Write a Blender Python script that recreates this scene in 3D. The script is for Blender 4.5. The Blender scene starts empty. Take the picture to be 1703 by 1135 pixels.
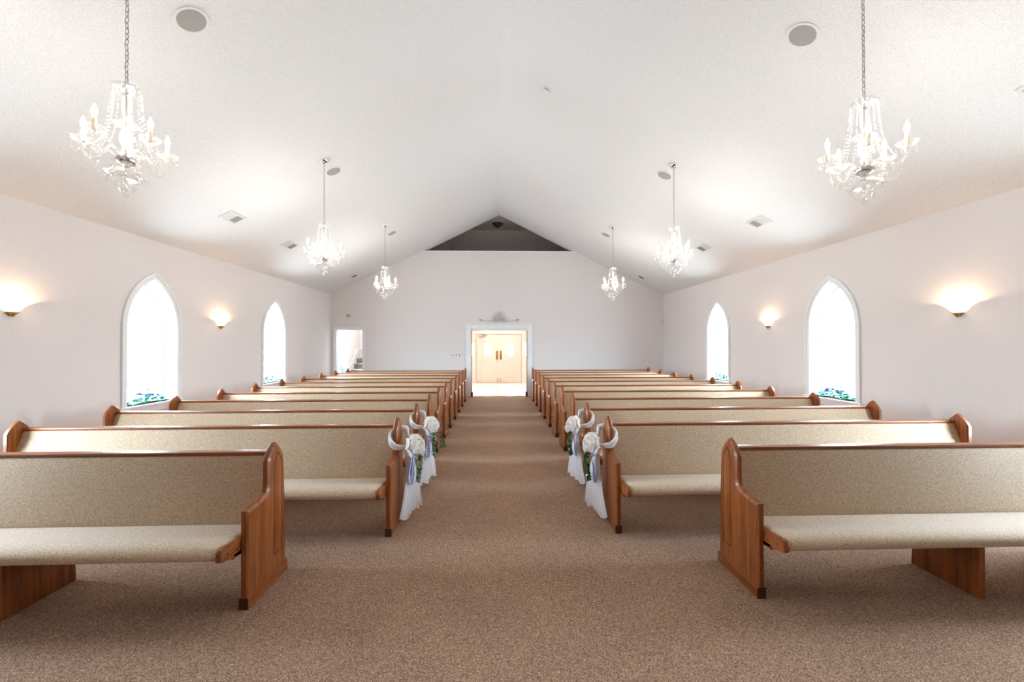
import bpy, bmesh, math, random
from mathutils import Vector, Matrix
R = math.radians
PI = math.pi
S = bpy.context.scene
COL = S.collection
random.seed(7)

# ------------------------------------------------------------------ layout (metres)
CX = 0.07                    # centre line of the chapel
XL, XR = -5.06, 5.20         # inner faces of the side walls
YB = 13.0                    # inner face of the back wall
YF = -4.2                    # wall behind the camera
ZE, ZR = 3.15, 5.62          # eaves and ridge
SLOPE = (ZR - ZE) / (CX - XL)
def ceil_z(x): return ZR - SLOPE * abs(x - CX)

# ------------------------------------------------------------------ materials
def mat(name):
    m = bpy.data.materials.new(name); m.use_nodes = True
    nt = m.node_tree
    return m, nt, nt.nodes['Principled BSDF']
def N(nt, typ, **kw):
    n = nt.nodes.new(typ)
    for k, v in kw.items():
        if k in n.inputs: n.inputs[k].default_value = v
        else: setattr(n, k, v)
    return n
def simple(name, col, rough=0.5, metal=0.0, spec=0.5, **kw):
    m, nt, b = mat(name)
    b.inputs['Base Color'].default_value = (*col, 1)
    b.inputs['Roughness'].default_value = rough
    b.inputs['Metallic'].default_value = metal
    b.inputs['Specular IOR Level'].default_value = spec
    for k, v in kw.items(): b.inputs[k.replace('_', ' ')].default_value = v
    return m
def bump(nt, b, src, strength, dist):
    bp = N(nt, 'ShaderNodeBump'); bp.inputs['Strength'].default_value = strength
    bp.inputs['Distance'].default_value = dist
    nt.links.new(src, bp.inputs['Height']); nt.links.new(bp.outputs[0], b.inputs['Normal'])
def ramp(nt, src, stops):
    r = N(nt, 'ShaderNodeValToRGB'); e = r.color_ramp.elements
    while len(e) < len(stops): e.new(0.5)
    for i, (p, c) in enumerate(stops): e[i].position = p; e[i].color = (*c, 1)
    nt.links.new(src, r.inputs[0]); return r
def textured(name, stops, scale, rough, detail=3, bs=0.3, bd=0.002, stretch=(1, 1, 1), spec=0.3):
    m, nt, b = mat(name)
    tc = N(nt, 'ShaderNodeTexCoord'); mp = N(nt, 'ShaderNodeMapping'); mp.inputs['Scale'].default_value = stretch
    nt.links.new(tc.outputs['Object'], mp.inputs[0])
    n = N(nt, 'ShaderNodeTexNoise'); n.inputs['Scale'].default_value = scale; n.inputs['Detail'].default_value = detail
    nt.links.new(mp.outputs[0], n.inputs['Vector'])
    r = ramp(nt, n.outputs['Fac'], stops); nt.links.new(r.outputs[0], b.inputs['Base Color'])
    b.inputs['Roughness'].default_value = rough; b.inputs['Specular IOR Level'].default_value = spec
    if bs: bump(nt, b, n.outputs['Fac'], bs, bd)
    return m
def wood(name, along, dark=(0.040, 0.008, 0.002), light=(0.42, 0.122, 0.026)):
    m, nt, b = mat(name)
    tc = N(nt, 'ShaderNodeTexCoord')
    st = {'x': (0.9, 24, 24), 'y': (24, 0.9, 24), 'z': (24, 24, 0.9)}[along]
    mp = N(nt, 'ShaderNodeMapping'); mp.inputs['Scale'].default_value = st
    nt.links.new(tc.outputs['Object'], mp.inputs[0])
    n1 = N(nt, 'ShaderNodeTexNoise'); n1.inputs['Scale'].default_value = 1.2; n1.inputs['Detail'].default_value = 4; n1.inputs['Distortion'].default_value = 0.6
    n2 = N(nt, 'ShaderNodeTexNoise'); n2.inputs['Scale'].default_value = 9; n2.inputs['Detail'].default_value = 5; n2.inputs['Roughness'].default_value = 0.7
    nt.links.new(mp.outputs[0], n1.inputs['Vector']); nt.links.new(mp.outputs[0], n2.inputs['Vector'])
    mx = N(nt, 'ShaderNodeMath', operation='MULTIPLY_ADD'); mx.inputs[1].default_value = 0.45
    nt.links.new(n2.outputs['Fac'], mx.inputs[0])
    m2 = N(nt, 'ShaderNodeMath', operation='MULTIPLY'); m2.inputs[1].default_value = 0.55
    nt.links.new(n1.outputs['Fac'], m2.inputs[0]); nt.links.new(m2.outputs[0], mx.inputs[2])
    mid = tuple((a * .45 + c * .55) for a, c in zip(dark, light))
    r = ramp(nt, mx.outputs[0], [(0.33, dark), (0.5, mid), (0.68, light)])
    nt.links.new(r.outputs[0], b.inputs['Base Color'])
    b.inputs['Roughness'].default_value = 0.38; b.inputs['Specular IOR Level'].default_value = 0.35; b.inputs['Coat Weight'].default_value = 0.14; b.inputs['Coat Roughness'].default_value = 0.16
    bump(nt, b, n2.outputs['Fac'], 0.08, 0.001)
    return m

M = {}
M['wall'] = textured('wall_paint', [(0.3, (0.715, 0.675, 0.662)), (0.7, (0.755, 0.715, 0.702))], 90, 0.75, 2, 0.12, 0.002)
M['ceiling'] = textured('ceiling_texture', [(0.36, (0.71, 0.705, 0.70)), (0.64, (0.82, 0.815, 0.81))], 95, 0.85, 3, 0.35, 0.004)
M['loft'] = textured('loft_paint_shaded', [(0.3, (0.59, 0.53, 0.51)), (0.7, (0.63, 0.57, 0.55))], 40, 0.85, 3, 0.1, 0.002)  # wall paint turned taupe, the loft's darkness put into the colour
M['white'] = simple('white_trim', (0.80, 0.81, 0.83), 0.35)
M['foyer_wall'] = simple('foyer_paint_warm_lit', (0.85, 0.80, 0.75), 0.6)  # cream tint carries the warm light of the foyer
M['door'] = simple('cream_door_paint', (0.80, 0.72, 0.655), 0.4)
M['jamb'] = simple('jamb_paint', (0.60, 0.45, 0.36), 0.4)
M['gap_shade_closer'] = simple('door_gap_shadow_strip', (0.45, 0.36, 0.28), 0.6)  # tan standing for the shade in the door gaps; also colours the closer
M['wood_z'] = wood('oak_grain_upright', 'z')
M['wood_x'] = wood('oak_grain_lengthwise', 'x')
M['wood_y'] = wood('oak_grain_crosswise', 'y')
M['wood_dark'] = wood('dark_end_grain', 'z', (0.03, 0.008, 0.004), (0.085, 0.024, 0.010))
M['hole'] = simple('dark_recess', (0.02, 0.012, 0.01), 0.7)
M['chrome'] = simple('chrome', (0.85, 0.85, 0.87), 0.08, 1.0)
M['chain'] = simple('nickel_chain', (0.42, 0.38, 0.35), 0.3, 1.0)
M['brass'] = simple('brass', (0.50, 0.30, 0.10), 0.3, 1.0)
M['bronze'] = simple('dark_bronze', (0.10, 0.075, 0.06), 0.35, 0.8)
M['candle'] = simple('candle_sleeve_cream', (0.86, 0.74, 0.52), 0.5)
M['wax'] = simple('wax', (0.80, 0.80, 0.82), 0.5)
M['grille'] = textured('speaker_grille', [(0.4, (0.33, 0.315, 0.295)), (0.6, (0.40, 0.385, 0.36))], 300, 0.6, 2, 0.3, 0.001)
M['ventwhite'] = simple('vent_enamel', (0.72, 0.70, 0.69), 0.4)
M['ventshade'] = simple('duct_shade', (0.03, 0.028, 0.026), 0.8)  # near-black standing for the unlit inside of the duct
M['plastic'] = simple('beige_plastic', (0.62, 0.57, 0.50), 0.4)
M['plasticw'] = simple('white_plastic', (0.80, 0.79, 0.77), 0.4)
M['switch'] = simple('switch_grey', (0.25, 0.24, 0.22), 0.4)
M['orn'] = simple('ornament_grey_white', (0.62, 0.64, 0.60), 0.5)
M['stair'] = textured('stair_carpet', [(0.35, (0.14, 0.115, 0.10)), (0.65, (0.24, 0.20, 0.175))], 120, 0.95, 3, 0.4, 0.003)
M['tread'] = textured('stair_carpet_lit_tread', [(0.35, (0.36, 0.32, 0.29)), (0.65, (0.50, 0.45, 0.41))], 120, 0.95, 3, 0.4, 0.003)  # stair carpet made lighter for the light falling on the treads
M['leaf'] = textured('leaf_green', [(0.3, (0.03, 0.09, 0.03)), (0.7, (0.10, 0.20, 0.07))], 25, 0.5, 2, 0)
M['euc'] = textured('eucalyptus_green', [(0.3, (0.07, 0.14, 0.08)), (0.7, (0.20, 0.28, 0.17))], 25, 0.55, 2, 0)
M['teal'] = textured('teal_green_leaf', [(0.3, (0.03, 0.26, 0.17)), (0.7, (0.22, 0.62, 0.46))], 25, 0.5, 2, 0)
M['blue'] = simple('blue_petal', (0.16, 0.20, 0.62), 0.6)
M['purple'] = simple('lavender_petal', (0.36, 0.28, 0.66), 0.6)
M['satin'] = simple('ivory_satin', (0.94, 0.91, 0.87), 0.35, 0, 0.5, Sheen_Weight=0.4)
M['lav'] = simple('lavender_ribbon', (0.62, 0.61, 0.88), 0.35)
M['bluerib'] = simple('blue_ribbon', (0.36, 0.46, 0.80), 0.35)

def carpet():
    m, nt, b = mat('brown_loop_carpet')
    tc = N(nt, 'ShaderNodeTexCoord')
    v = N(nt, 'ShaderNodeTexVoronoi'); v.inputs['Scale'].default_value = 250
    n = N(nt, 'ShaderNodeTexNoise'); n.inputs['Scale'].default_value = 60; n.inputs['Detail'].default_value = 4; n.inputs['Roughness'].default_value = 0.8
    n2 = N(nt, 'ShaderNodeTexNoise'); n2.inputs['Scale'].default_value = 2.2; n2.inputs['Detail'].default_value = 3
    for q in (n, n2, v): nt.links.new(tc.outputs['Object'], q.inputs['Vector'])
    sp = N(nt, 'ShaderNodeSeparateColor'); nt.links.new(v.outputs['Color'], sp.inputs[0])
    mm = N(nt, 'ShaderNodeMath', operation='MULTIPLY_ADD'); mm.inputs[1].default_value = 0.6; nt.links.new(sp.outputs[0], mm.inputs[0])
    m3 = N(nt, 'ShaderNodeMath', operation='MULTIPLY'); m3.inputs[1].default_value = 0.4; nt.links.new(n.outputs['Fac'], m3.inputs[0]); nt.links.new(m3.outputs[0], mm.inputs[2])
    r = ramp(nt, mm.outputs[0], [(0.10, (0.09, 0.050, 0.033)), (0.45, (0.31, 0.188, 0.125)), (0.70, (0.48, 0.315, 0.215)), (0.90, (0.77, 0.57, 0.43))])
    r2 = ramp(nt, n2.outputs['Fac'], [(0.3, (0.93, 0.93, 0.93)), (0.7, (1.05, 1.05, 1.05))])
    mx = N(nt, 'ShaderNodeMix', data_type='RGBA', blend_type='MULTIPLY'); mx.inputs[0].default_value = 1
    nt.links.new(r.outputs[0], mx.inputs[6]); nt.links.new(r2.outputs[0], mx.inputs[7])
    nt.links.new(mx.outputs[2], b.inputs['Base Color'])
    b.inputs['Roughness'].default_value = 0.95; b.inputs['Specular IOR Level'].default_value = 0.1
    bump(nt, b, v.outputs['Distance'], 0.4, 0.002)
    return m
M['carpet'] = carpet()

def fabric():
    m, nt, b = mat('oatmeal_upholstery')
    tc = N(nt, 'ShaderNodeTexCoord')
    n = N(nt, 'ShaderNodeTexNoise'); n.inputs['Scale'].default_value = 230; n.inputs['Detail'].default_value = 3; n.inputs['Roughness'].default_value = 0.75
    mp = N(nt, 'ShaderNodeMapping'); mp.inputs['Scale'].default_value = (0.6, 1, 1.2)
    nt.links.new(tc.outputs['Object'], mp.inputs[0]); nt.links.new(mp.outputs[0], n.inputs['Vector'])
    r = ramp(nt, n.outputs['Fac'], [(0.34, (0.27, 0.18, 0.11)), (0.5, (0.55, 0.41, 0.275)), (0.66, (0.85, 0.69, 0.50))])
    nt.links.new(r.outputs[0], b.inputs['Base Color'])
    b.inputs['Roughness'].default_value = 0.85; b.inputs['Specular IOR Level'].default_value = 0.25
    b.inputs['Sheen Weight'].default_value = 0.4; b.inputs['Sheen Roughness'].default_value = 0.5
    bump(nt, b, n.outputs['Fac'], 0.35, 0.0015)
    return m
M['fabric'] = fabric()

def tile():
    m, nt, b = mat('pale_floor_tile')
    tc = N(nt, 'ShaderNodeTexCoord')
    br = N(nt, 'ShaderNodeTexBrick'); br.offset = 0.0
    br.inputs['Color1'].default_value = (0.80, 0.74, 0.66, 1); br.inputs['Color2'].default_value = (0.77, 0.71, 0.63, 1)
    br.inputs['Mortar'].default_value = (0.30, 0.27, 0.24, 1); br.inputs['Scale'].default_value = 1
    br.inputs['Brick Width'].default_value = 0.33; br.inputs['Row Height'].default_value = 0.33; br.inputs['Mortar Size'].default_value = 0.009
    nt.links.new(tc.outputs['Object'], br.inputs['Vector']); nt.links.new(br.outputs['Color'], b.inputs['Base Color'])
    b.inputs['Roughness'].default_value = 0.3
    return m
M['tile'] = tile()

def emis(name, col, strength, base=(1, 1, 1)):
    m, nt, b = mat(name)
    b.inputs['Base Color'].default_value = (*base, 1)
    b.inputs['Emission Color'].default_value = (*col, 1); b.inputs['Emission Strength'].default_value = strength
    return m
EXPOSURE = 0.37
BULB_E, SHADE_E, FOYER_E, SKY_E = 270.0, 1.2, 52.0, 50.0
M['bulb'] = emis('lit_candle_bulb', (1.0, 0.91, 0.80), BULB_E)
M['foyer_fill'] = emis('added_fill_glow', (1.0, 0.92, 0.82), FOYER_E)  # glow of the lamp discs added to light the foyer

def crystal(name, tint, clear, gloss):
    m, nt, b = mat(name); out = nt.nodes['Material Output']
    tr = N(nt, 'ShaderNodeBsdfTransparent'); tr.inputs[0].default_value = (1, 1, 1, 1)
    gl = N(nt, 'ShaderNodeBsdfGlossy'); gl.inputs['Roughness'].default_value = 0.06; gl.inputs[0].default_value = (*tint, 1)
    df = N(nt, 'ShaderNodeBsdfTranslucent'); df.inputs[0].default_value = (*tint, 1)
    dd = N(nt, 'ShaderNodeBsdfDiffuse'); dd.inputs[0].default_value = (*tint, 1)
    m0 = N(nt, 'ShaderNodeMixShader'); m0.inputs[0].default_value = 0.5; nt.links.new(df.outputs[0], m0.inputs[1]); nt.links.new(dd.outputs[0], m0.inputs[2])
    m1 = N(nt, 'ShaderNodeMixShader'); m1.inputs[0].default_value = gloss; nt.links.new(m0.outputs[0], m1.inputs[1]); nt.links.new(gl.outputs[0], m1.inputs[2])
    fr = N(nt, 'ShaderNodeLayerWeight'); fr.inputs['Blend'].default_value = 0.35
    ma = N(nt, 'ShaderNodeMath', operation='MULTIPLY_ADD'); ma.inputs[1].default_value = 0.40; ma.inputs[2].default_value = 1 - clear
    ma.use_clamp = True; nt.links.new(fr.outputs['Facing'], ma.inputs[0])
    m2 = N(nt, 'ShaderNodeMixShader'); nt.links.new(ma.outputs[0], m2.inputs[0]); nt.links.new(tr.outputs[0], m2.inputs[1]); nt.links.new(m1.outputs[0], m2.inputs[2])
    nt.links.new(m2.outputs[0], out.inputs['Surface']); nt.nodes.remove(b); return m
M['crystal'] = crystal('cut_crystal', (0.98, 0.96, 0.92), 0.66, 0.62)
M['crystal_clear'] = crystal('clear_glass', (0.97, 0.96, 0.94), 0.80, 0.70)

def cloth(name, col, transp):
    m, nt, b = mat(name); out = nt.nodes['Material Output']
    d = N(nt, 'ShaderNodeBsdfDiffuse'); d.inputs[0].default_value = (*col, 1)
    t = N(nt, 'ShaderNodeBsdfTranslucent'); t.inputs[0].default_value = (*col, 1)
    a = N(nt, 'ShaderNodeMixShader'); a.inputs[0].default_value = 0.35
    nt.links.new(d.outputs[0], a.inputs[1]); nt.links.new(t.outputs[0], a.inputs[2])
    tr = N(nt, 'ShaderNodeBsdfTransparent'); c = N(nt, 'ShaderNodeMixShader'); c.inputs[0].default_value = transp
    nt.links.new(a.outputs[0], c.inputs[1]); nt.links.new(tr.outputs[0], c.inputs[2])
    nt.links.new(c.outputs[0], out.inputs['Surface']); nt.nodes.remove(b)
    return m
M['petal'] = cloth('white_petal_satin', (0.97, 0.945, 0.92), 0.0)
M['tulle'] = cloth('white_tulle', (0.96, 0.95, 0.97), 0.12)
M['tulle_thin'] = cloth('sheer_white_tulle', (0.95, 0.94, 0.96), 0.30)

def shade_mat():
    m, nt, b = mat('frosted_glass_shade'); out = nt.nodes['Material Output']
    b.inputs['Base Color'].default_value = (0.95, 0.92, 0.86, 1); b.inputs['Roughness'].default_value = 0.4
    b.inputs['Emission Color'].default_value = (1.0, 0.86, 0.66, 1); b.inputs['Emission Strength'].default_value = SHADE_E
    t = N(nt, 'ShaderNodeBsdfTranslucent'); t.inputs[0].default_value = (1, 0.93, 0.82, 1)
    a = N(nt, 'ShaderNodeMixShader'); a.inputs[0].default_value = 0.65
    nt.links.new(b.outputs[0], a.inputs[1]); nt.links.new(t.outputs[0], a.inputs[2]); nt.links.new(a.outputs[0], out.inputs['Surface'])
    return m
M['shade'] = shade_mat()
def pane_mat():
    m, nt, b = mat('window_pane'); out = nt.nodes['Material Output']
    t = N(nt, 'ShaderNodeBsdfTransparent'); t.inputs[0].default_value = (0.96, 0.985, 1.0, 1)
    g = N(nt, 'ShaderNodeBsdfGlossy'); g.inputs['Roughness'].default_value = 0.05
    a = N(nt, 'ShaderNodeMixShader'); a.inputs[0].default_value = 0.06
    nt.links.new(t.outputs[0], a.inputs[1]); nt.links.new(g.outputs[0], a.inputs[2]); nt.links.new(a.outputs[0], out.inputs['Surface'])
    nt.nodes.remove(b); return m
M['pane'] = pane_mat()

# ------------------------------------------------------------------ mesh helpers
def obj(name, bm, m, parent=None, smooth=None, recalc=True):
    if recalc: bmesh.ops.recalc_face_normals(bm, faces=bm.faces)
    me = bpy.data.meshes.new(name); bm.to_mesh(me); bm.free()
    if m is not None: me.materials.append(M[m] if isinstance(m, str) else m)
    if smooth is not None:
        me.polygons.foreach_set('use_smooth', [True] * len(me.polygons))
        if smooth < 180: me.set_sharp_from_angle(angle=R(smooth))
    o = bpy.data.objects.new(name, me); COL.objects.link(o)
    if parent: o.parent = parent
    return o
def tag(o, label, cat, group=None):
    o['label'] = label; o['category'] = cat
    if group: o['group'] = group
    return o
def struct(o, label=None):
    o['kind'] = 'structure'
    if label: o['label'] = label
    return o
def thing(name, label, cat, loc=(0, 0, 0), group=None):
    o = bpy.data.objects.new(name, None); o.empty_display_size = 0.1; COL.objects.link(o); o.location = loc
    return tag(o, label, cat, group)
def setting(name, loc=(0, 0, 0), label=None):
    o = bpy.data.objects.new(name, None); COL.objects.link(o); o.location = loc
    return struct(o, label)
def copy_tree(o, parent=None):
    c = o.copy(); COL.objects.link(c)
    if parent: c.parent = parent
    for ch in [q for q in KIDS.get(o.name, [])]: copy_tree(ch, c)
    return c
KIDS = {}
def index_kids():
    KIDS.clear()
    for o in bpy.data.objects:
        if o.parent: KIDS.setdefault(o.parent.name, []).append(o)

def box(bm, x0, x1, y0, y1, z0, z1, bev=0.0, seg=2):
    vs = [bm.verts.new((x, y, z)) for x in (x0, x1) for y in (y0, y1) for z in (z0, z1)]
    fs = [(0, 1, 3, 2), (4, 6, 7, 5), (0, 4, 5, 1), (2, 3, 7, 6), (0, 2, 6, 4), (1, 5, 7, 3)]
    F = [bm.faces.new([vs[i] for i in f]) for f in fs]
    if bev > 0:
        es = list({e for f in F for e in f.edges})
        bmesh.ops.bevel(bm, geom=es, offset=bev, segments=seg, affect='EDGES', profile=0.6)
def prism(bm, pts, a, b, axis):
    """polygon pts=(u,v) extruded from a to b along axis ('x': u=y,v=z; 'y': u=x,v=z; 'z': u=x,v=y)"""
    def P(u, v, w): return {'x': (w, u, v), 'y': (u, w, v), 'z': (u, v, w)}[axis]
    A = [bm.verts.new(P(u, v, a)) for u, v in pts]; B = [bm.verts.new(P(u, v, b)) for u, v in pts]
    n = len(pts); bm.faces.new(A); bm.faces.new(B[::-1])
    for i in range(n): bm.faces.new([A[i], A[(i + 1) % n], B[(i + 1) % n], B[i]])
def lathe(bm, prof, seg=16, c=(0, 0, 0), a0=0, a1=2 * PI, mat4=None, scallop=0, sn=8):
    full = abs(a1 - a0 - 2 * PI) < 1e-6
    n = seg if full else seg + 1
    rings = []
    for (r, z) in prof:
        ring = []
        if r < 1e-6:
            v = bm.verts.new((c[0], c[1], c[2] + z)); ring = [v] * n
        else:
            for i in range(n):
                t = a0 + (a1 - a0) * i / seg
                rr = r * (1 + scallop * math.cos(sn * t)) if r > 0.03 else r
                ring.append(bm.verts.new((c[0] + rr * math.cos(t), c[1] + rr * math.sin(t), c[2] + z)))
        rings.append(ring)
    for j in range(len(rings) - 1):
        for i in range(seg):
            k = (i + 1) % n
            q = [rings[j][i], rings[j][k], rings[j + 1][k], rings[j + 1][i]]
            u = []
            for v in q:
                if v not in u: u.append(v)
            if len(u) > 2: bm.faces.new(u)
    if mat4 is not None:
        vs = list({v for r_ in rings for v in r_})
        bmesh.ops.transform(bm, matrix=mat4, verts=vs)
def frames(pts):
    out = []; n = len(pts); up = Vector((0, 0, 1))
    prev = None
    for i in range(n):
        t = (pts[min(i + 1, n - 1)] - pts[max(i - 1, 0)]).normalized()
        if prev is None:
            a = up if abs(t.dot(up)) < 0.95 else Vector((1, 0, 0))
            u = t.cross(a).normalized()
        else:
            u = (prev - t * prev.dot(t)).normalized()
        prev = u; out.append((t, u, t.cross(u)))
    return out
def tube(bm, pts, r, seg=6, closed=False, flat=1.0):
    pts = [Vector(p) for p in pts]; fr = frames(pts); n = len(pts)
    rr = r if hasattr(r, '__len__') else [r] * n
    rings = []
    for p, (t, u, w), q in zip(pts, fr, rr):
        rings.append([bm.verts.new(p + u * q * math.cos(2 * PI * k / seg) + w * q * flat * math.sin(2 * PI * k / seg)) for k in range(seg)])
    m = n if closed else n - 1
    for i in range(m):
        a, b = rings[i], rings[(i + 1) % n]
        for k in range(seg): bm.faces.new([a[k], a[(k + 1) % seg], b[(k + 1) % seg], b[k]])
    if not closed: bm.faces.new(rings[0][::-1]); bm.faces.new(rings[-1])
def bez(ctrl, n=16):
    """Catmull-Rom through control points"""
    P = [Vector(c) for c in ctrl]; P = [P[0] * 2 - P[1]] + P + [P[-1] * 2 - P[-2]]; out = []
    for i in range(1, len(P) - 2):
        for k in range(n):
            t = k / n
            out.append(0.5 * ((2 * P[i]) + (-P[i - 1] + P[i + 1]) * t + (2 * P[i - 1] - 5 * P[i] + 4 * P[i + 1] - P[i + 2]) * t * t + (-P[i - 1] + 3 * P[i] - 3 * P[i + 1] + P[i + 2]) * t ** 3))
    out.append(P[-2]); return out
def ball(bm, c, r, sub=1, sc=(1, 1, 1)):
    bmesh.ops.create_icosphere(bm, subdivisions=sub, radius=r, matrix=Matrix.Translation(c) @ Matrix.Diagonal((*sc, 1)))
def gem(bm, c, r, h):
    """faceted drop: top point, wide belt, long lower point"""
    c = Vector(c); k = 6
    t = bm.verts.new(c + Vector((0, 0, h * .38))); b = bm.verts.new(c - Vector((0, 0, h * .62)))
    A = [bm.verts.new(c + Vector((r * .72 * math.cos(i * PI / 3), r * .72 * math.sin(i * PI / 3), h * .2))) for i in range(k)]
    B = [bm.verts.new(c + Vector((r * math.cos(i * PI / 3 + .5), r * math.sin(i * PI / 3 + .5), -h * .12))) for i in range(k)]
    for i in range(k):
        j = (i + 1) % k
        bm.faces.new([t, A[i], A[j]]); bm.faces.new([A[i], B[i], A[j]]); bm.faces.new([A[j], B[i], B[j]]); bm.faces.new([B[i], b, B[j]])
def arch(c, hw, z0, zs, za, n=12):
    """pointed arch outline from lower left round to lower right, (u, z) points"""
    h = za - zs; r = (h * h + hw * hw) / (2 * hw)
    a1 = math.atan2(h, r - hw)
    L = [(c + (r - hw) - r * math.cos(a1 * i / n), zs + r * math.sin(a1 * i / n)) for i in range(n + 1)]
    Rr = [(2 * c - u, z) for u, z in L[::-1]][1:]
    return [(c - hw, z0)] + L + Rr + [(c + hw, z0)]

# ------------------------------------------------------------------ shell
bm = bmesh.new(); box(bm, XL - .25, XR + .25, YF - .3, YB + .15, -.1, 0); struct(obj('floor', bm, 'carpet'), 'brown speckled loop carpet running up the aisle and under the pews')
bm = bmesh.new()
for s in (-1, 1):
    xe = CX + s * 5.4
    prism(bm, [(CX, ZR), (CX, ZR + .12), (xe, ceil_z(xe) + .12), (xe, ceil_z(xe))], YF - .3, YB, 'y')
struct(obj('ceiling', bm, 'ceiling'), 'vaulted ceiling with fine off-white stipple texture')

WY = [2.99, 6.37, 9.745]
HW, ZS, ZSP, ZA = 0.447, 0.755, 1.86, 2.575
def side_wall(name, x0, x1, centres, y0, y1, zt):
    bm = bmesh.new()
    cs = list(centres)
    edges = [y0] + cs + [y1]
    for i in range(len(edges) - 1):
        a, b = edges[i], edges[i + 1]
        pts = [(a, 0), (b, 0)]
        if i + 1 < len(edges) - 1:
            h = arch(b, HW, ZS, ZSP, ZA)[:14]      # left half, ends at apex
            pts += [(b, ZS)] + h
        pts += [(b, zt), (a, zt)]
        if i > 0:
            h = arch(a, HW, ZS, ZSP, ZA)[13:]
            pts += h + [(a, ZS)]
        prism(bm, pts, x0, x1, 'x')
    return struct(obj(name, bm, 'wall'))
side_wall('wall_left', XL - .22, XL, WY + [13.95], YF - .3, 16.9, ZE + .05)
side_wall('wall_right', XR, XR + .22, WY, YF - .3, 16.9, ZE + .05)
# back wall with its two openings and the triangular loft opening
LO = 4.483
xa_, xb_ = CX - (ZR - LO) / SLOPE, CX + (ZR - LO) / SLOPE
bm = bmesh.new()
prism(bm, [(XL, 0), (-4.92, 0), (-4.92, 2.08), (-4.09, 2.08), (-4.09, 0), (-.812, 0), (-.812, 2.075), (.94, 2.075), (.94, 0),
           (XR, 0), (XR, ZE + .02), (xb_, LO), (xa_, LO), (XL, ZE + .02)], YB, YB + .15, 'y')
struct(obj('wall_back', bm, 'wall'), 'end wall with the doorway to the foyer')
# wall behind the camera
bm = bmesh.new()
prism(bm, [(XL, 0), (XR, 0), (XR, ZE + .05), (CX, ZR + .05), (XL, ZE + .05)], YF - .2, YF, 'y')
struct(obj('wall_front', bm, 'wall'))

# windows
def window(n, side, cy, label):
    x = XL if side < 0 else XR
    s = -side                        # towards the room
    e = setting('window_%d' % n, (x, cy, ZS), label)
    def ring(o_hw, o_za, i_hw, i_za, z0, xa, xb, m, name):
        o = arch(0, o_hw, z0, ZSP - ZS, o_za - ZS); i = arch(0, i_hw, z0, ZSP - ZS, i_za - ZS)
        b = bmesh.new(); k = len(o)
        V = [[b.verts.new((xx, u, z)) for u, z in P] for xx in (xa, xb) for P in (o, i)]
        for q in range(k - 1):
            b.faces.new([V[0][q], V[0][q + 1], V[1][q + 1], V[1][q]]); b.faces.new([V[2][q], V[3][q], V[3][q + 1], V[2][q + 1]])
            b.faces.new([V[0][q], V[2][q], V[2][q + 1], V[0][q + 1]]); b.faces.new([V[1][q], V[1][q + 1], V[3][q + 1], V[3][q]])
        for q in (0, k - 1): b.faces.new([V[0][q], V[1][q], V[3][q], V[2][q]])
        return obj(name, b, m, e, 30)
    ring(HW + .085, ZA + .095, HW, ZA, 0, 0, s * .02, 'white', 'casing')
    ring(HW + .085, ZA + .095, HW + .062, ZA + .068, 0, s * .018, s * .030, 'white', 'casing_bead')
    ring(HW, ZA, HW - .012, ZA - .014, 0, -s * .215, s * .004, 'white', 'jamb_liner')
    ring(HW - .01, ZA - .012, HW - .05, ZA - .06, 0, -s * .215, -s * .175, 'white', 'window_frame')
    b = bmesh.new(); box(b, *sorted((-s * .22, s * .055)), -.57, .57, -.028, 0.0, .006); obj('window_sill', b, 'white', e, 30)
    b = bmesh.new(); box(b, *sorted((0, s * .018)), -.53, .53, -.115, -.028, .004); obj('sill_apron', b, 'white', e, 30)
    # leaded glazing bars
    b = bmesh.new(); xm = -s * .197; h2 = HW - .045
    for u in (-.14, .14): tube(b, [(xm, u, 0), (xm, u, 1.42)], .006, 4)
    for z in (.28, .56, .84, 1.12): tube(b, [(xm, -h2, z), (xm, h2, z)], .005, 4)
    for sg in (-1, 1):
        tube(b, [(xm, sg * (.14 + .27 * math.sin(t * .28)) - sg * .0, 1.12 + .055 * t) for t in range(0, 4)], .005, 4)
        tube(b, [(xm, -sg * h2 + sg * (h2 + .06) * (t / 8) ** .8, 1.12 + .56 * math.sin(t / 8 * PI / 2.2)) for t in range(9)], .005, 4)
    obj('glazing_bars', b, 'white', e)
    b = bmesh.new(); pts = arch(0, HW - .04, 0.01, ZSP - ZS, ZA - ZS - .05)
    prism(b, pts, xm - .002, xm + .002, 'x'); obj('pane', b, 'pane', e)
    l = bpy.data.lights.new('daylight_portal', 'AREA'); l.shape = 'RECTANGLE'; l.size = 1.85; l.size_y = 0.9; l.cycles.is_portal = True
    lo = bpy.data.objects.new('daylight_portal', l); COL.objects.link(lo)
    lo.location = (x - s * .24, cy, ZS + .91); lo.rotation_euler = (0, R(-90) * s, 0)
n = 1
wl = {0: None, 1: 'tall pointed window nearest the camera on the %s wall, flowers on its sill', 2: 'tall pointed window farther along the %s wall, flowers on its sill'}
for side, nm in ((-1, 'left'), (1, 'right')):
    for i, cy in enumerate(WY):
        window(n, side, cy, wl[i] % nm if wl[i] else None); n += 1
window(n, -1, 13.95, 'pointed window of the stairwell seen through the small doorway')

def portal(loc, rot, sx, sy):
    l = bpy.data.lights.new('daylight_portal', 'AREA'); l.shape = 'RECTANGLE'; l.size = sx; l.size_y = sy; l.cycles.is_portal = True
    lo = bpy.data.objects.new('daylight_portal', l); COL.objects.link(lo); lo.location = loc; lo.rotation_euler = rot

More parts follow.
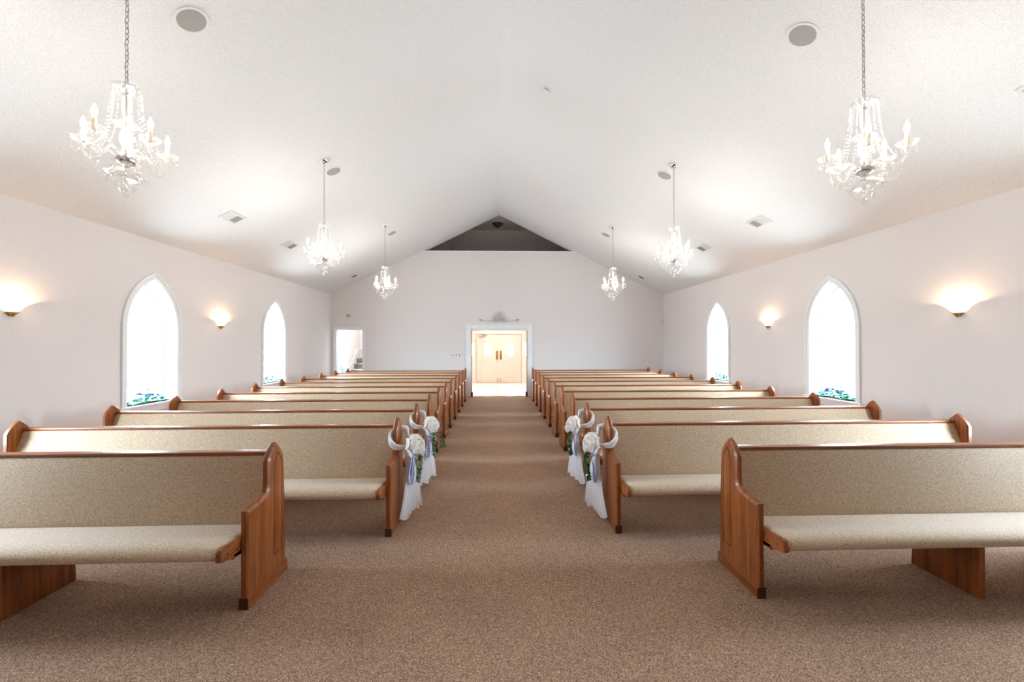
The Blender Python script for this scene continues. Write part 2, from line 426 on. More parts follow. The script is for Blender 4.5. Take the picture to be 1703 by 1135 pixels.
# casings round the openings in the back wall
def casing(name, x0, x1, zt, w, label):
    e = setting(name, (x0, YB, 0), label); W = x1 - x0
    b = bmesh.new()
    box(b, -w, 0, -.022, 0, 0, zt + w, .004); box(b, W, W + w, -.022, 0, 0, zt + w, .004); box(b, 0, W, -.022, 0, zt, zt + w, .004)
    obj('casing', b, 'white', e, 30)
    b = bmesh.new()
    box(b, -w - .012, -w + .012, -.034, 0, 0, zt + w + .012, .004); box(b, W + w - .012, W + w + .012, -.034, 0, 0, zt + w + .012, .004)
    box(b, -w, W + w, -.034, 0, zt + w - .012, zt + w + .012, .004)
    obj('outer_bead', b, 'white', e, 30)
    return e, W
e, W = casing('trim_1', -.812, .94, 2.075, .145, 'broad white casing round the foyer doorway')
b = bmesh.new(); box(b, .0, .035, 0, .16, 0, 2.04); box(b, W - .035, W, 0, .16, 0, 2.04); obj('jamb', b, 'jamb', e)
b = bmesh.new(); box(b, 0, W, 0, .16, 2.04, 2.074); obj('head_jamb', b, 'white', e)
b = bmesh.new(); box(b, .0, .06, -.03, .15, 0, .14, .006); box(b, W - .06, W, -.03, .15, 0, .14, .006); obj('plinth_block', b, 'wood_dark', e, 30)
e, W = casing('trim_2', -4.92, -4.09, 2.08, .05, 'white casing round the stairwell doorway')
b = bmesh.new(); box(b, 0, .02, 0, .16, 0, 2.08); box(b, W - .02, W, 0, .16, 0, 2.08); box(b, 0, W, 0, .16, 2.06, 2.08); obj('jamb', b, 'white', e)
# ledge of the loft
b = bmesh.new(); box(b, xa_ - .16, xb_ + .16, YB - .05, YB + .17, LO - .03, LO + .012, .006); struct(obj('trim_3', b, 'white', None, 30), 'thin white ledge under the dark triangular loft opening')
# baseboards
for nm, args in (('left', (XL, XL + .015, YF, YB)), ('right', (XR - .015, XR, YF, YB))):
    b = bmesh.new(); box(b, *args, 0, .1, .003); struct(obj('baseboard_' + nm, b, 'white'))
b = bmesh.new(); box(b, -4.03, -.97, YB - .015, YB, 0, .1); box(b, 1.1, XR, YB - .015, YB, 0, .1); struct(obj('baseboard_back', b, 'white'))

# loft behind the triangular opening
b = bmesh.new()
box(b, -3.4, 3.5, YB + .15, 15.5, LO - .15, LO - .02)                    # floor
struct(obj('floor_loft', b, 'loft'))
b = bmesh.new(); box(b, -3.4, 3.5, 15.4, 15.5, LO - .02, 5.9); box(b, -3.4, -1.62, 14.75, 15.4, LO - .02, 5.9)
box(b, -3.4, -3.3, YB, 14.75, LO - .02, 5.9); box(b, 3.4, 3.5, YB, 15.4, LO - .02, 5.9)
prism(b, [(-3.5, ceil_z(-3.5) - .05), (CX, ZR + .01), (3.6, ceil_z(3.6) - .05), (3.6, 5.95), (-3.5, 5.95)], YB + .001, YB + .06, 'y')
struct(obj('wall_loft', b, 'loft'), 'wall inside the loft, its paint darkened to taupe for the shade')
b = bmesh.new(); box(b, -3.4, 3.5, YB, 15.5, 5.79, 5.9); struct(obj('ceiling_loft', b, 'loft'))
b = bmesh.new(); box(b, -1.70, -1.64, 14.72, 14.745, LO, 5.6, .004); struct(obj('trim_4', b, 'loft'))

# foyer
FY = 17.73
b = bmesh.new(); box(b, -3.3, 3.6, YB + .15, FY + .2, -.1, 0.001); struct(obj('floor_foyer', b, 'tile'), 'pale square floor tiles in the foyer')
b = bmesh.new(); box(b, -3.3, 3.6, YB + .15, FY + .2, 2.62, 2.7); struct(obj('ceiling_foyer', b, 'foyer_wall'))
b = bmesh.new(); box(b, -3.4, -3.3, YB + .15, FY + .2, 0, 3.2); struct(obj('wall_foyer_left', b, 'foyer_wall'))
b = bmesh.new(); box(b, 3.6, 3.7, YB + .15, FY + .2, 0, 2.7); struct(obj('wall_foyer_right', b, 'foyer_wall'))
# foyer end wall: openings for the door pair and the two side lights
DX0, DX1, DZ = -.893, 1.03, 2.05
SL = [(-1.30, -1.0), (1.14, 1.44)]
b = bmesh.new()
box(b, -3.3, SL[0][0], FY, FY + .12, 0, 2.62); box(b, SL[1][1], 3.6, FY, FY + .12, 0, 2.62)
for a, c in SL: box(b, a, c, FY, FY + .12, 0, 1.14); box(b, a, c, FY, FY + .12, 1.65, 2.62)
box(b, SL[0][1], DX0, FY, FY + .12, 0, 2.62); box(b, DX1, SL[1][0], FY, FY + .12, 0, 2.62); box(b, DX0, DX1, FY, FY + .12, DZ, 2.62)
struct(obj('wall_foyer_end', b, 'foyer_wall'), 'end wall of the foyer, its paint tinted cream for the warm light')
b = bmesh.new()
for a, c in SL: box(b, a, c, FY + .05, FY + .056, 1.14, 1.65)
struct(obj('window_8', b, 'pane'))
e = setting('trim_5', (0, FY, 0))
b = bmesh.new(); w = .09
box(b, DX0 - w, DX0, -.02, 0, 0, DZ + w, .003); box(b, DX1, DX1 + w, -.02, 0, 0, DZ + w, .003); box(b, DX0, DX1, -.02, 0, DZ, DZ + w, .003)
obj('casing', b, 'foyer_wall', e)
b = bmesh.new(); t = .012
box(b, DX0, DX0 + t, -.022, 0.02, 0, DZ); box(b, DX1 - t, DX1, -.022, 0.02, 0, DZ); box(b, DX0, DX1, -.022, 0.02, DZ - t, DZ); box(b, DX0, DX1, -.022, .02, 0, .014)
obj('gap_shade_strip', b, 'gap_shade_closer', e)  # strips along the door gaps, gap shade put into their colour
mid = (DX0 + DX1) / 2
for k, (a, c) in enumerate(((DX0 + .014, mid - .004), (mid + .004, DX1 - .014))):
    e = setting('door_%d' % (k + 1), (a, FY + .01, 0.016), ('left' if k == 0 else 'right') + ' leaf of the cream panelled entrance doors at the far end of the foyer')
    W = c - a; H = DZ - .03; b = bmesh.new()
    wx0 = .355 if k == 0 else W - .355 - .215; wx0 = (-.527 - a) if k == 0 else (.432 - a); wx1 = wx0 + .226
    z0, z1 = 1.12, 1.63
    box(b, 0, wx0, 0, .045, 0, H); box(b, wx1, W, 0, .045, 0, H); box(b, wx0, wx1, 0, .045, 0, z0); box(b, wx0, wx1, 0, .045, z1, H)
    obj('door_panel', b, 'door', e)
    b = bmesh.new(); box(b, wx0, wx1, .02, .026, z0, z1); obj('window_pane', b, 'pane', e)
    b = bmesh.new(); q = .02
    for (x0, x1, za, zb) in ((wx0 - q, wx0, z0 - q, z1 + q), (wx1, wx1 + q, z0 - q, z1 + q), (wx0, wx1, z0 - q, z0), (wx0, wx1, z1, z1 + q)): box(b, x0, x1, -.012, 0, za, zb, .003)
    obj('pane_frame', b, 'door', e)
    def mould(x0, x1, za, zb, name='panel_moulding'):
        b = bmesh.new(); q = .016
        for (p0, p1, r0, r1) in ((x0, x0 + q, za, zb), (x1 - q, x1, za, zb), (x0, x1, za, za + q), (x0, x1, zb - q, zb)): box(b, p0, p1, -.012, 0, r0, r1, .003)
        obj(name, b, 'door', e)
    mould(.16, W - .16, .20, .84); mould(.16, W - .16, .92, 1.02); mould(.16, W - .16, 1.72, 1.90)
    b = bmesh.new()
    for i in range(5): xx = .24 + i * (W - .48) / 4; box(b, xx, xx + .008, -.007, 0, .24, .80)
    obj('bead_board', b, 'door', e)
    hx = W - .115 if k == 0 else .035
    b = bmesh.new(); box(b, hx, hx + .085, -.012, 0, .955, 1.335, .006); obj('push_plate', b, 'brass', e, 30)
    b = bmesh.new(); bmesh.ops.create_icosphere(b, subdivisions=2, radius=.02, matrix=Matrix.Translation((hx + .045, -.02, .885 if k == 0 else .80)))
    if k == 0: obj('door_knob', b, 'brass', e, 60)
    else: b.free()
    bx = W - .07 if k == 0 else .045
    b = bmesh.new(); box(b, bx, bx + .022, -.02, 0, .04, .17, .004); obj('floor_bolt', b, 'brass', e, 30)
    if k == 0:
        b = bmesh.new(); box(b, .12, .34, -.06, 0, H - .13, H - .075, .008); tube(b, [(.3, -.05, H - .07), (.46, -.13, H - .045), (.20, -.04, H - .012)], .012, 6); obj('door_closer', b, 'gap_shade_closer', e, 40)
b = bmesh.new()
for a, c in ((DX0 - .05, DX0 + .03), (mid - .03, mid + .03), (DX1 - .03, DX1 + .05)): box(b, a, c, FY + .058, FY + .10, 0, DZ + .04)
box(b, DX0, DX1, FY + .058, FY + .10, DZ - .03, DZ + .04); box(b, DX0, DX1, FY + .058, FY + .10, -.001, .035)
struct(obj('door_gap_light_block', b, 'door'))  # strips added behind the leaves to block sky light in the gaps
portal((0.07, FY + .2, 1.4), (R(-90), 0, 0), 2.9, .6)

# stairwell left of the foyer
b = bmesh.new(); box(b, XL, -3.4, YB + .15, 16.9, -.1, 0); struct(obj('floor_stairwell', b, 'stair'))
b = bmesh.new(); box(b, XL, -3.4, 15.62, 15.75, 0, 3.2); struct(obj('wall_stairwell_back', b, 'wall'))
b = bmesh.new(); box(b, XL, -3.4, YB + .15, 16.9, 3.1, 3.2); struct(obj('ceiling_stairwell', b, 'wall'))
st = setting('staircase', (XL, 14.0, 0)); st.name = 'staircase'
del st['kind']; tag(st, 'carpeted staircase rising behind the small left doorway', 'stairs')
for k in range(1, 8):
    x0 = .03 if k < 7 else .30
    b = bmesh.new(); yk = .25 * (k - 1)
    box(b, x0, 1.62, yk, 1.6, .19 * (k - 1), .19 * k - .03)
    o = obj('riser', b, 'stair', st)
    b = bmesh.new(); box(b, x0 - .01, 1.62, yk - .03, 1.6, .19 * k - .035, .19 * k, .012); obj('tread', b, 'tread', st, 30)
b = bmesh.new()
prism(b, [(0, 0), (0, .40), (.9, 1.08), (1.25, 1.44), (1.6, 1.50), (1.6, 0)], 0.0, .03, 'x'); obj('skirt_board', b, 'white', st)
b = bmesh.new(); tube(b, [(.03, 1.55, 1.42), (.12, 1.56, 1.46), (.34, 1.58, 1.48), (.42, 1.58, 1.62), (.52, 1.58, 1.72)], .022, 6); obj('stair_moulding', b, 'white', st)

# unseen lamp discs added to brighten the foyer and stairwell
for i, (x, y) in enumerate(((.07, 14.6), (.07, 16.5), (-2, 15.5), (2.2, 15.5))):
    b = bmesh.new(); lathe(b, [(0, -.06), (.12, -.055), (.18, -.03), (.19, 0)], 24); o = obj('added_fill_lamp', b, 'foyer_fill', None, 60)
    o.location = (x, y, 2.62); tag(o, 'unseen lamp disc added to brighten the foyer, %s' % ('near the doorway', 'near the entrance doors', 'towards the left wall', 'towards the right wall')[i], 'ceiling lamp', 'lamp discs added to brighten the foyer')
b = bmesh.new(); lathe(b, [(0, -.06), (.12, -.055), (.18, -.03), (.19, 0)], 24); o = obj('added_fill_lamp', b, 'foyer_fill', None, 60); o.location = (-4.3, 13.9, 3.1); tag(o, 'unseen lamp disc added over the staircase', 'ceiling lamp')

#PART2
# ------------------------------------------------------------------ pews
# local frame of a pew: y = 0 under the point of its gothic ends, seat towards -y
def gothic_outline():
    P = [(-.336, 0), (-.336, .592), (-.186, .607), (-.14, .616), (-.118, .630), (-.104, .655), (-.100, .69), (-.100, .825)]
    P += [(-.090, .848), (-.074, .870), (-.052, .895), (-.028, .917), (0, .936), (.030, .914), (.056, .889), (.078, .862), (.094, .836), (.102, .80), (.107, .74)]
    P += [(.122, .46), (.131, .07), (.131, 0)]
    return P
def inset(P, d):
    out = []; n = len(P); area = sum(P[i][0] * P[(i + 1) % n][1] - P[(i + 1) % n][0] * P[i][1] for i in range(n))
    sg = 1 if area > 0 else -1
    for i in range(n):
        a, b, c = Vector(P[i - 1]), Vector(P[i]), Vector(P[(i + 1) % n])
        n1 = Vector((-(b - a).y, (b - a).x)).normalized() * sg; n2 = Vector((-(c - b).y, (c - b).x)).normalized() * sg
        m = (n1 + n2); m = m / max(m.dot(n1), .35)
        q = b + m * d; out.append((q.x, q.y))
    return out
TH = .043
def panel_mesh(name, o):
    """end panel, decorated face at x=0 looking along o"""
    bm = bmesh.new(); O = gothic_outline(); A = inset(O, .017)
    A[0] = (A[0][0], 0); A[-1] = (A[-1][0], 0)
    B = [(-.038, .18), (-.038, .790), (-.028, .818), (-.012, .845), (.013, .872), (.036, .845), (.053, .818), (.063, .790), (.065, .18)]
    Ci = inset(B, .0075)
    def L(P, x): return [bm.verts.new((x * o, u, v)) for u, v in P]
    lo, la, lb, lc = L(O, -.011), L(A, 0), L(B, 0), L(Ci, 0)
    lb2, lc2 = L(B, -.008), L(Ci, -.008)
    O2 = inset(O, .004); O2[0] = (O2[0][0], 0); O2[-1] = (O2[-1][0], 0)
    bk0, bk = L(O, -TH + .004), L(O2, -TH)
    def skin(p, q):
        n = len(p)
        for i in range(n): bm.faces.new([p[i], p[(i + 1) % n], q[(i + 1) % n], q[i]])
    skin(la, lo); skin(lo, bk0); skin(bk0, bk); bm.faces.new(bk)
    skin(lb, lb2); skin(lb2, lc2); skin(lc2, lc); bm.faces.new(lc)
    ed = []
    for ring in (la, lb):
        for i in range(len(ring)): ed.append(bm.edges.get((ring[i], ring[(i + 1) % len(ring)])) or bm.edges.new((ring[i], ring[(i + 1) % len(ring)])))
    bmesh.ops.triangle_fill(bm, edges=ed, use_beauty=True)
    bmesh.ops.recalc_face_normals(bm, faces=bm.faces)
    me = bpy.data.meshes.new(name); bm.to_mesh(me); bm.free(); me.materials.append(M['wood_z'])
    me.polygons.foreach_set('use_smooth', [True] * len(me.polygons)); me.set_sharp_from_angle(angle=R(28))
    return me
PANEL = {1: panel_mesh('end_panel', 1), -1: panel_mesh('end_panel', -1)}
def plinth_mesh(o):
    bm = bmesh.new(); box(bm, *sorted((.007 * o, (-TH - .006) * o)), -.343, .137, 0, .072, .004)
    bmesh.ops.recalc_face_normals(bm, faces=bm.faces)
    me = bpy.data.meshes.new('plinth'); bm.to_mesh(me); bm.free(); me.materials.append(M['wood_y']); me.materials.append(M['wood_dark'])
    for p in me.polygons:
        if abs(p.normal.y) > .8 and p.center.y < 0: p.material_index = 1
    return me
PLINTH = {1: plinth_mesh(1), -1: plinth_mesh(-1)}
def bar_profile(bm, P, x0, x1, r=.012):
    """cushion: profile P (y,z) swept along x with softly rounded ends"""
    cy = sum(p[0] for p in P) / len(P); cz = sum(p[1] for p in P) / len(P); rings = []
    for k, (x, sh) in enumerate(((x0, 1.0), (x0 + r * .3, .45), (x0 + r, .0), (x1 - r, .0), (x1 - r * .3, .45), (x1, 1.0))):
        Q = inset(P, sh * r * .6)
        rings.append([bm.verts.new((x, a, b)) for a, b in Q])
    n = len(P)
    for a, b in zip(rings[:-1], rings[1:]):
        for i in range(n): bm.faces.new([a[i], a[(i + 1) % n], b[(i + 1) % n], b[i]])
    bm.faces.new(rings[0][::-1]); bm.faces.new(rings[-1])
def smooth_poly(P, n=4):
    out = []; k = len(P)
    for i in range(k):
        p0, p1, p2, p3 = [Vector(P[(i + j) % k]) for j in (-1, 0, 1, 2)]
        for q in range(n):
            t = q / n
            v = 0.5 * ((2 * p1) + (-p0 + p2) * t + (2 * p0 - 5 * p1 + 4 * p2 - p3) * t * t + (-p0 + 3 * p1 - 3 * p2 + p3) * t ** 3); out.append((v.x, v.y))
    return out
SEAT = smooth_poly([(-.075, .358), (-.075, .412), (-.16, .424), (-.30, .437), (-.41, .447), (-.475, .442), (-.508, .420), (-.513, .392), (-.492, .371), (-.42, .362), (-.25, .358)], 3)
BACK = smooth_poly([(-.100, .395), (-.108, .43), (-.082, .53), (-.045, .65), (-.010, .75), (.018, .825), (.034, .842), (.058, .840), (.062, .80), (.02, .66), (-.035, .50), (-.065, .395)], 3)

def make_pew(x_aisle, x_wall, side, loc_y, label, supports, group):
    """side -1 = left block; x_aisle / x_wall are the outer faces of the two ends"""
    t = thing('church_pew', label, 'pew', ((x_aisle + x_wall) / 2, loc_y, 0), group)
    half = abs(x_wall - x_aisle) / 2
    for sgn in (-1, 1):
        p = bpy.data.objects.new('end_panel', PANEL[sgn]); COL.objects.link(p); p.parent = t; p.location = (sgn * half, 0, 0)
        q = bpy.data.objects.new('plinth', PLINTH[sgn]); COL.objects.link(q); q.parent = p
    inn = half - TH
    b = bmesh.new(); bar_profile(b, SEAT, -inn + .032, inn - .032, .022); obj('seat_cushion', b, 'fabric', t, 50)
    b = bmesh.new(); bar_profile(b, BACK, -inn, inn, .006); obj('back_cushion', b, 'fabric', t, 50)
    b = bmesh.new(); prism(b, [(-.063, .33), (.060, .80), (.068, .84), (.082, .84), (.072, .80), (-.048, .33)], -inn, inn, 'x'); obj('back_board', b, 'wood_x', t, 30)
    b = bmesh.new(); box(b, -inn, inn, .020, .100, .838, .862, .006); obj('top_rail', b, 'wood_x', t, 40)
    b = bmesh.new(); box(b, -inn, inn, -.40, -.08, .335, .362); obj('seat_board', b, 'wood_x', t)
    for sgn in (-1, 1):
        b = bmesh.new(); xa = sgn * inn
        P = [(-.30, .330), (-.30, .424), (-.44, .440), (-.488, .444), (-.505, .436), (-.514, .418), (-.521, .382), (-.515, .371), (-.42, .352)]
        prism(b, P, *sorted((xa, xa - sgn * .032)), 'x'); bmesh.ops.bevel(b, geom=list(b.edges), offset=.003, segments=1, affect='EDGES')
        br = obj('seat_bracket', b, 'wood_y', t, 30)
        for yy, zz in ((-.37, .380), (-.455, .396)):
            b = bmesh.new(); bmesh.ops.create_cone(b, cap_ends=True, segments=10, radius1=.0055, radius2=.0055, depth=.002, matrix=Matrix.Translation((xa + sgn * .0005, yy, zz)) @ Matrix.Rotation(PI / 2, 4, 'Y'))
            obj('screw_hole', b, 'hole', br)
    for sx in supports:
        b = bmesh.new()
        prism(b, [(-.40, 0), (-.40, .36), (.02, .36), (.04, 0)], sx - .019, sx + .019, 'x'); bmesh.ops.bevel(b, geom=list(b.edges), offset=.003, segments=1, affect='EDGES')
        obj('pew_support', b, 'wood_z', t, 30)
    return t
ordinal = ['front', 'second', 'third', 'fourth', 'fifth', 'sixth', 'seventh', 'eighth', 'ninth', 'tenth', 'rearmost']
PITCH = .9165
def pew_label(k, side):
    nm = 'left' if side < 0 else 'right'
    if k == 0: return 'short front pew %s of the aisle, oatmeal cushion and oak ends, nearest the camera' % nm
    if k in (1, 2): return 'oatmeal cushioned oak pew with a bow on its end, %s row, %s of the aisle' % (ordinal[k], nm)
    if k == 10: return 'rearmost oatmeal cushioned oak pew %s of the aisle, against the end wall' % nm
    return 'oatmeal cushioned oak pew, %s row from the front, %s of the aisle' % (ordinal[k], nm)
G = 'oatmeal cushioned oak pews in two blocks facing the altar'
make_pew(-1.511, -4.270, -1, 2.950, pew_label(0, -1), (0,), G)
make_pew(1.637, 4.432, 1, 2.942, pew_label(0, 1), (0,), G)
PL = make_pew(-.887, -4.270, -1, 3.890, pew_label(1, -1), (0,), G)
PR = make_pew(1.003, 4.432, 1, 3.880, pew_label(1, 1), (0,), G)
bpy.context.view_layer.update(); index_kids()
for k in range(2, 11):
    for P, side in ((PL, -1), (PR, 1)):
        c = copy_tree(P); c.location.y = (3.890 if side < 0 else 3.880) + (k - 1) * (.9150 if side < 0 else .9200)
        c['label'] = pew_label(k, side)

# ------------------------------------------------------------------ chandeliers
ARM_R = .232
def make_chandelier(x, y, rot, side, label):
    z0 = 2.625; zc = ceil_z(x) - z0
    t = thing('crystal_chandelier', label, 'chandelier', (x, y, z0), 'crystal chandeliers hanging from the vault')
    tilt = Matrix.Rotation(-math.atan(SLOPE) if side > 0 else math.atan(SLOPE), 4, 'Y') if False else Matrix.Rotation(math.atan(SLOPE) * (1 if side > 0 else -1), 4, 'Y')
    b = bmesh.new(); lathe(b, [(.066, 0.004), (.066, -.006), (.058, -.022), (.040, -.036), (.018, -.043), (0, -.045)], 24)
    o = obj('canopy', b, 'chrome', t, 60); o.matrix_local = Matrix.Translation((0, 0, zc)) @ tilt
    # chain with the flex threaded through it
    b = bmesh.new(); top = zc - .045; zt = .80; n = int((top - zt) / .037); st = (top - zt) / n
    for i in range(n):
        zc_ = zt + st * (i + .5); ax = Vector((1, 0, 0)) if i % 2 else Vector((0, 1, 0))
        pts = [Vector((0, 0, zc_)) + ax * (.0105 * math.cos(a)) + Vector((0, 0, .0225 * math.sin(a))) for a in [2 * PI * q / 8 for q in range(8)]]
        k = len(pts); rr = .0026
        rings = []
        for q in range(k):
            tdir = (pts[(q + 1) % k] - pts[q - 1]).normalized(); nrm = ax.cross(Vector((0, 0, 1))); u = nrm; w = tdir.cross(u)
            rings.append([b.verts.new(pts[q] + u * rr * math.cos(2 * PI * m / 4) + w * rr * math.sin(2 * PI * m / 4)) for m in range(4)])
        for q in range(k):
            for m in range(4): b.faces.new([rings[q][m], rings[q][(m + 1) % 4], rings[(q + 1) % k][(m + 1) % 4], rings[(q + 1) % k][m]])
    obj('chain', b, 'chain', t, 60)
    b = bmesh.new(); tube(b, [(.0085 * math.sin(q * .9), .0085 * math.cos(q * .8), zt + (top - zt) * q / 40) for q in range(41)], .0016, 4); obj('power_cord', b, 'chain', t, 60)
    if 'crown' not in LIB: build_chandelier_parts()
    for key in ('crown', 'top_cap', 'stem', 'baluster', 'hub', 'lower_dish'):
        o = bpy.data.objects.new(key, LIB[key]); COL.objects.link(o); o.parent = t; o.rotation_euler.z = rot
    for k in range(5):
        a = rot + 2 * PI * k / 5
        arm = bpy.data.objects.new('arm', LIB['arm']); COL.objects.link(arm); arm.parent = t; arm.rotation_euler.z = a
        for key in ('bobeche', 'candle_sleeve', 'bulb'):
            o = bpy.data.objects.new(key, LIB[key]); COL.objects.link(o); o.parent = arm
        for q in range(5):
            aa = 2 * PI * (q + .5) / 5
            o = bpy.data.objects.new('crystal_pendant', LIB['pendant']); COL.objects.link(o); o.parent = arm
            o.location = (ARM_R + .058 * math.cos(aa), .058 * math.sin(aa), .352); o.rotation_euler.z = q
        for q in (-1, 1):
            o = bpy.data.objects.new('bead_strand', LIB['strand']); COL.objects.link(o); o.parent = t; o.rotation_euler.z = a + q * .22
        o = bpy.data.objects.new('bead_swag', LIB['swag']); COL.objects.link(o); o.parent = t; o.rotation_euler.z = a
        o = bpy.data.objects.new('inner_bead_swag', LIB['swag2']); COL.objects.link(o); o.parent = t; o.rotation_euler.z = a
        for rad, zz, off in ((.105, .165, 0), (.052, .118, .6), (.14, .235, .63)):
            o = bpy.data.objects.new('crystal_pendant', LIB['pendant']); COL.objects.link(o); o.parent = t
            o.location = (rad * math.cos(a + off), rad * math.sin(a + off), zz); o.rotation_euler.z = a
    o = bpy.data.objects.new('bottom_crystal', LIB['bottom']); COL.objects.link(o); o.parent = t
    return t
LIB = {}
def lib(key, bm, m, smooth):
    bmesh.ops.recalc_face_normals(bm, faces=bm.faces)
    me = bpy.data.meshes.new(key); bm.to_mesh(me); bm.free(); me.materials.append(M[m])
    if smooth:
        me.polygons.foreach_set('use_smooth', [True] * len(me.polygons)); me.set_sharp_from_angle(angle=R(smooth))
    LIB[key] = me
def beads(bm, pts, r):
    for p in pts: bmesh.ops.create_icosphere(bm, subdivisions=1, radius=r, matrix=Matrix.Translation(p))
def build_chandelier_parts():
    b = bmesh.new(); lathe(b, [(.012, .742), (.045, .738), (.072, .748), (.080, .766), (.082, .768), (.074, .742), (.046, .728), (.012, .730)], 30, scallop=.07, sn=6); lib('crown', b, 'crystal_clear', 50)
    b = bmesh.new(); lathe(b, [(0, .80), (.006, .80), (.008, .785), (.022, .778), (.030, .765), (.026, .752), (.010, .745), (.008, .73), (.020, .722), (.022, .714), (0, .712)], 16)
    tube(b, [(.012 * math.cos(q * PI / 5), 0, .80 + .012 * math.sin(q * PI / 5)) for q in range(10)], .002, 5, True); lib('top_cap', b, 'chrome', 50)
    b = bmesh.new(); lathe(b, [(0, .72), (.0055, .72), (.0055, .27), (0, .27)], 10); lib('stem', b, 'chain', 50)
    b = bmesh.new()
    lathe(b, [(.008, .71), (.022, .70), (.030, .665), (.026, .60), (.018, .56), (.012, .535), (.008, .53)], 14)
    lathe(b, [(.008, .53), (.030, .525), (.062, .515), (.070, .500), (.046, .492), (.022, .48), (.014, .47)], 20, scallop=.10, sn=6)
    lathe(b, [(.014, .47), (.034, .445), (.040, .41), (.030, .37), (.018, .345), (.028, .325), (.022, .30), (.010, .285)], 16)
    lib('baluster', b, 'crystal', 50)
    b = bmesh.new(); lathe(b, [(0, .300), (.020, .298), (.030, .285), (.060, .272), (.064, .258), (.050, .232), (.026, .216), (.010, .208), (0, .206)], 24); lib('hub', b, 'chrome', 50)
    b = bmesh.new(); lathe(b, [(.010, .200), (.050, .196), (.095, .178), (.112, .170), (.114, .166), (.094, .168), (.048, .186), (.010, .190)], 30, scallop=.07, sn=8)
    lathe(b, [(.004, .190), (.018, .16), (.024, .135), (.050, .128), (.058, .120), (.020, .118), (.012, .10), (.004, .085)], 18, scallop=.08, sn=6); lib('lower_dish', b, 'crystal_clear', 50)
    # twisted glass arm: out of the hub, over a crest, down and up to the drip pan
    b = bmesh.new(); P = bez([(.045, 0, .262), (.075, 0, .300), (.105, 0, .318), (.135, 0, .292), (.160, 0, .255), (.192, 0, .248), (.222, 0, .275), (ARM_R, 0, .320), (ARM_R, 0, .352)], 4)
    fr = frames(P); rings = []
    for i, (p, (tt, u, w)) in enumerate(zip(P, fr)):
        ring = []
        for q in range(8):
            a = 2 * PI * q / 8 + i * .5; rr = .0085 if q % 2 else .0062
            ring.append(b.verts.new(p + (u * math.cos(a) + w * math.sin(a)) * rr))
        rings.append(ring)
    for r0, r1 in zip(rings[:-1], rings[1:]):
        for q in range(8): b.faces.new([r0[q], r0[(q + 1) % 8], r1[(q + 1) % 8], r1[q]])
    lib('arm', b, 'crystal', None)
    b = bmesh.new(); lathe(b, [(.008, .352), (.030, .354), (.052, .364), (.062, .376), (.064, .377), (.056, .362), (.030, .348), (.012, .344)], 20, (ARM_R, 0, 0), scallop=.06, sn=7)
    lathe(b, [(.012, .344), (.017, .335), (.012, .322), (.008, .318)], 10, (ARM_R, 0, 0)); lib('bobeche', b, 'crystal_clear', 50)
    b = bmesh.new(); lathe(b, [(0, .354), (.0135, .356), (.0125, .440), (.0105, .446), (0, .446)], 14, (ARM_R, 0, 0)); lib('candle_sleeve', b, 'candle', 50)
    b = bmesh.new(); lathe(b, [(.007, .446), (.013, .458), (.0165, .472), (.0150, .488), (.009, .506), (.004, .519), (0, .528)], 8, (ARM_R, 0, 0)); lib('bulb', b, 'bulb', 80)
    b = bmesh.new(); ball(b, (0, 0, -.006), .0045); ball(b, (0, 0, -.016), .0065); gem(b, (0, 0, -.043), .0125, .044); lib('pendant', b, 'crystal_clear', None)
    b = bmesh.new(); P = bez([(.078, 0, .745), (.088, 0, .62), (.103, 0, .50), (.128, 0, .40), (.160, 0, .335), (.182, 0, .300)], 8)
    L = 0; pts = [P[0]]
    for p, q in zip(P[:-1], P[1:]):
        L += (q - p).length
        if L >= .0155: pts.append(q); L = 0
    beads(b, pts, .0058); lib('strand', b, 'crystal', None)
    def swag(key, r0, z, sag, n, r):
        b = bmesh.new(); a0, a1 = 0, 2 * PI / 5; p = Vector((r0, 0, z)); q = Vector((r0 * math.cos(a1), r0 * math.sin(a1), z)); pts = []
        for i in range(n + 1):
            s = i / n; v = p.lerp(q, s); v.z -= sag * 4 * s * (1 - s); pts.append(v)
        beads(b, pts, r); lib(key, b, 'crystal', None)
    swag('swag', .222, .300, .13, 21, .0052); swag('swag2', .112, .175, .055, 11, .0050)
    b = bmesh.new(); ball(b, (0, 0, .075), .008); gem(b, (0, 0, .052), .012, .03); ball(b, (0, 0, .018), .0185, 2); lib('bottom', b, 'crystal_clear', None)
XC = 2.64; nm = {-1: 'left', 1: 'right'}
for i, (y, ws) in enumerate(((3.0, 'nearest the camera, chain cut by the frame'), (6.34, 'middle of the row of three'), (9.75, 'farthest, small, near the end wall'))):
    for s in (-1, 1):
        rot = R({(0, -1): 54, (0, 1): 18, (1, -1): 10, (1, 1): 18, (2, -1): 18, (2, 1): 54}[(i, s)])
        make_chandelier(CX + s * XC, y, rot, s, 'crystal chandelier, %s side, %s' % (nm[s], ws))

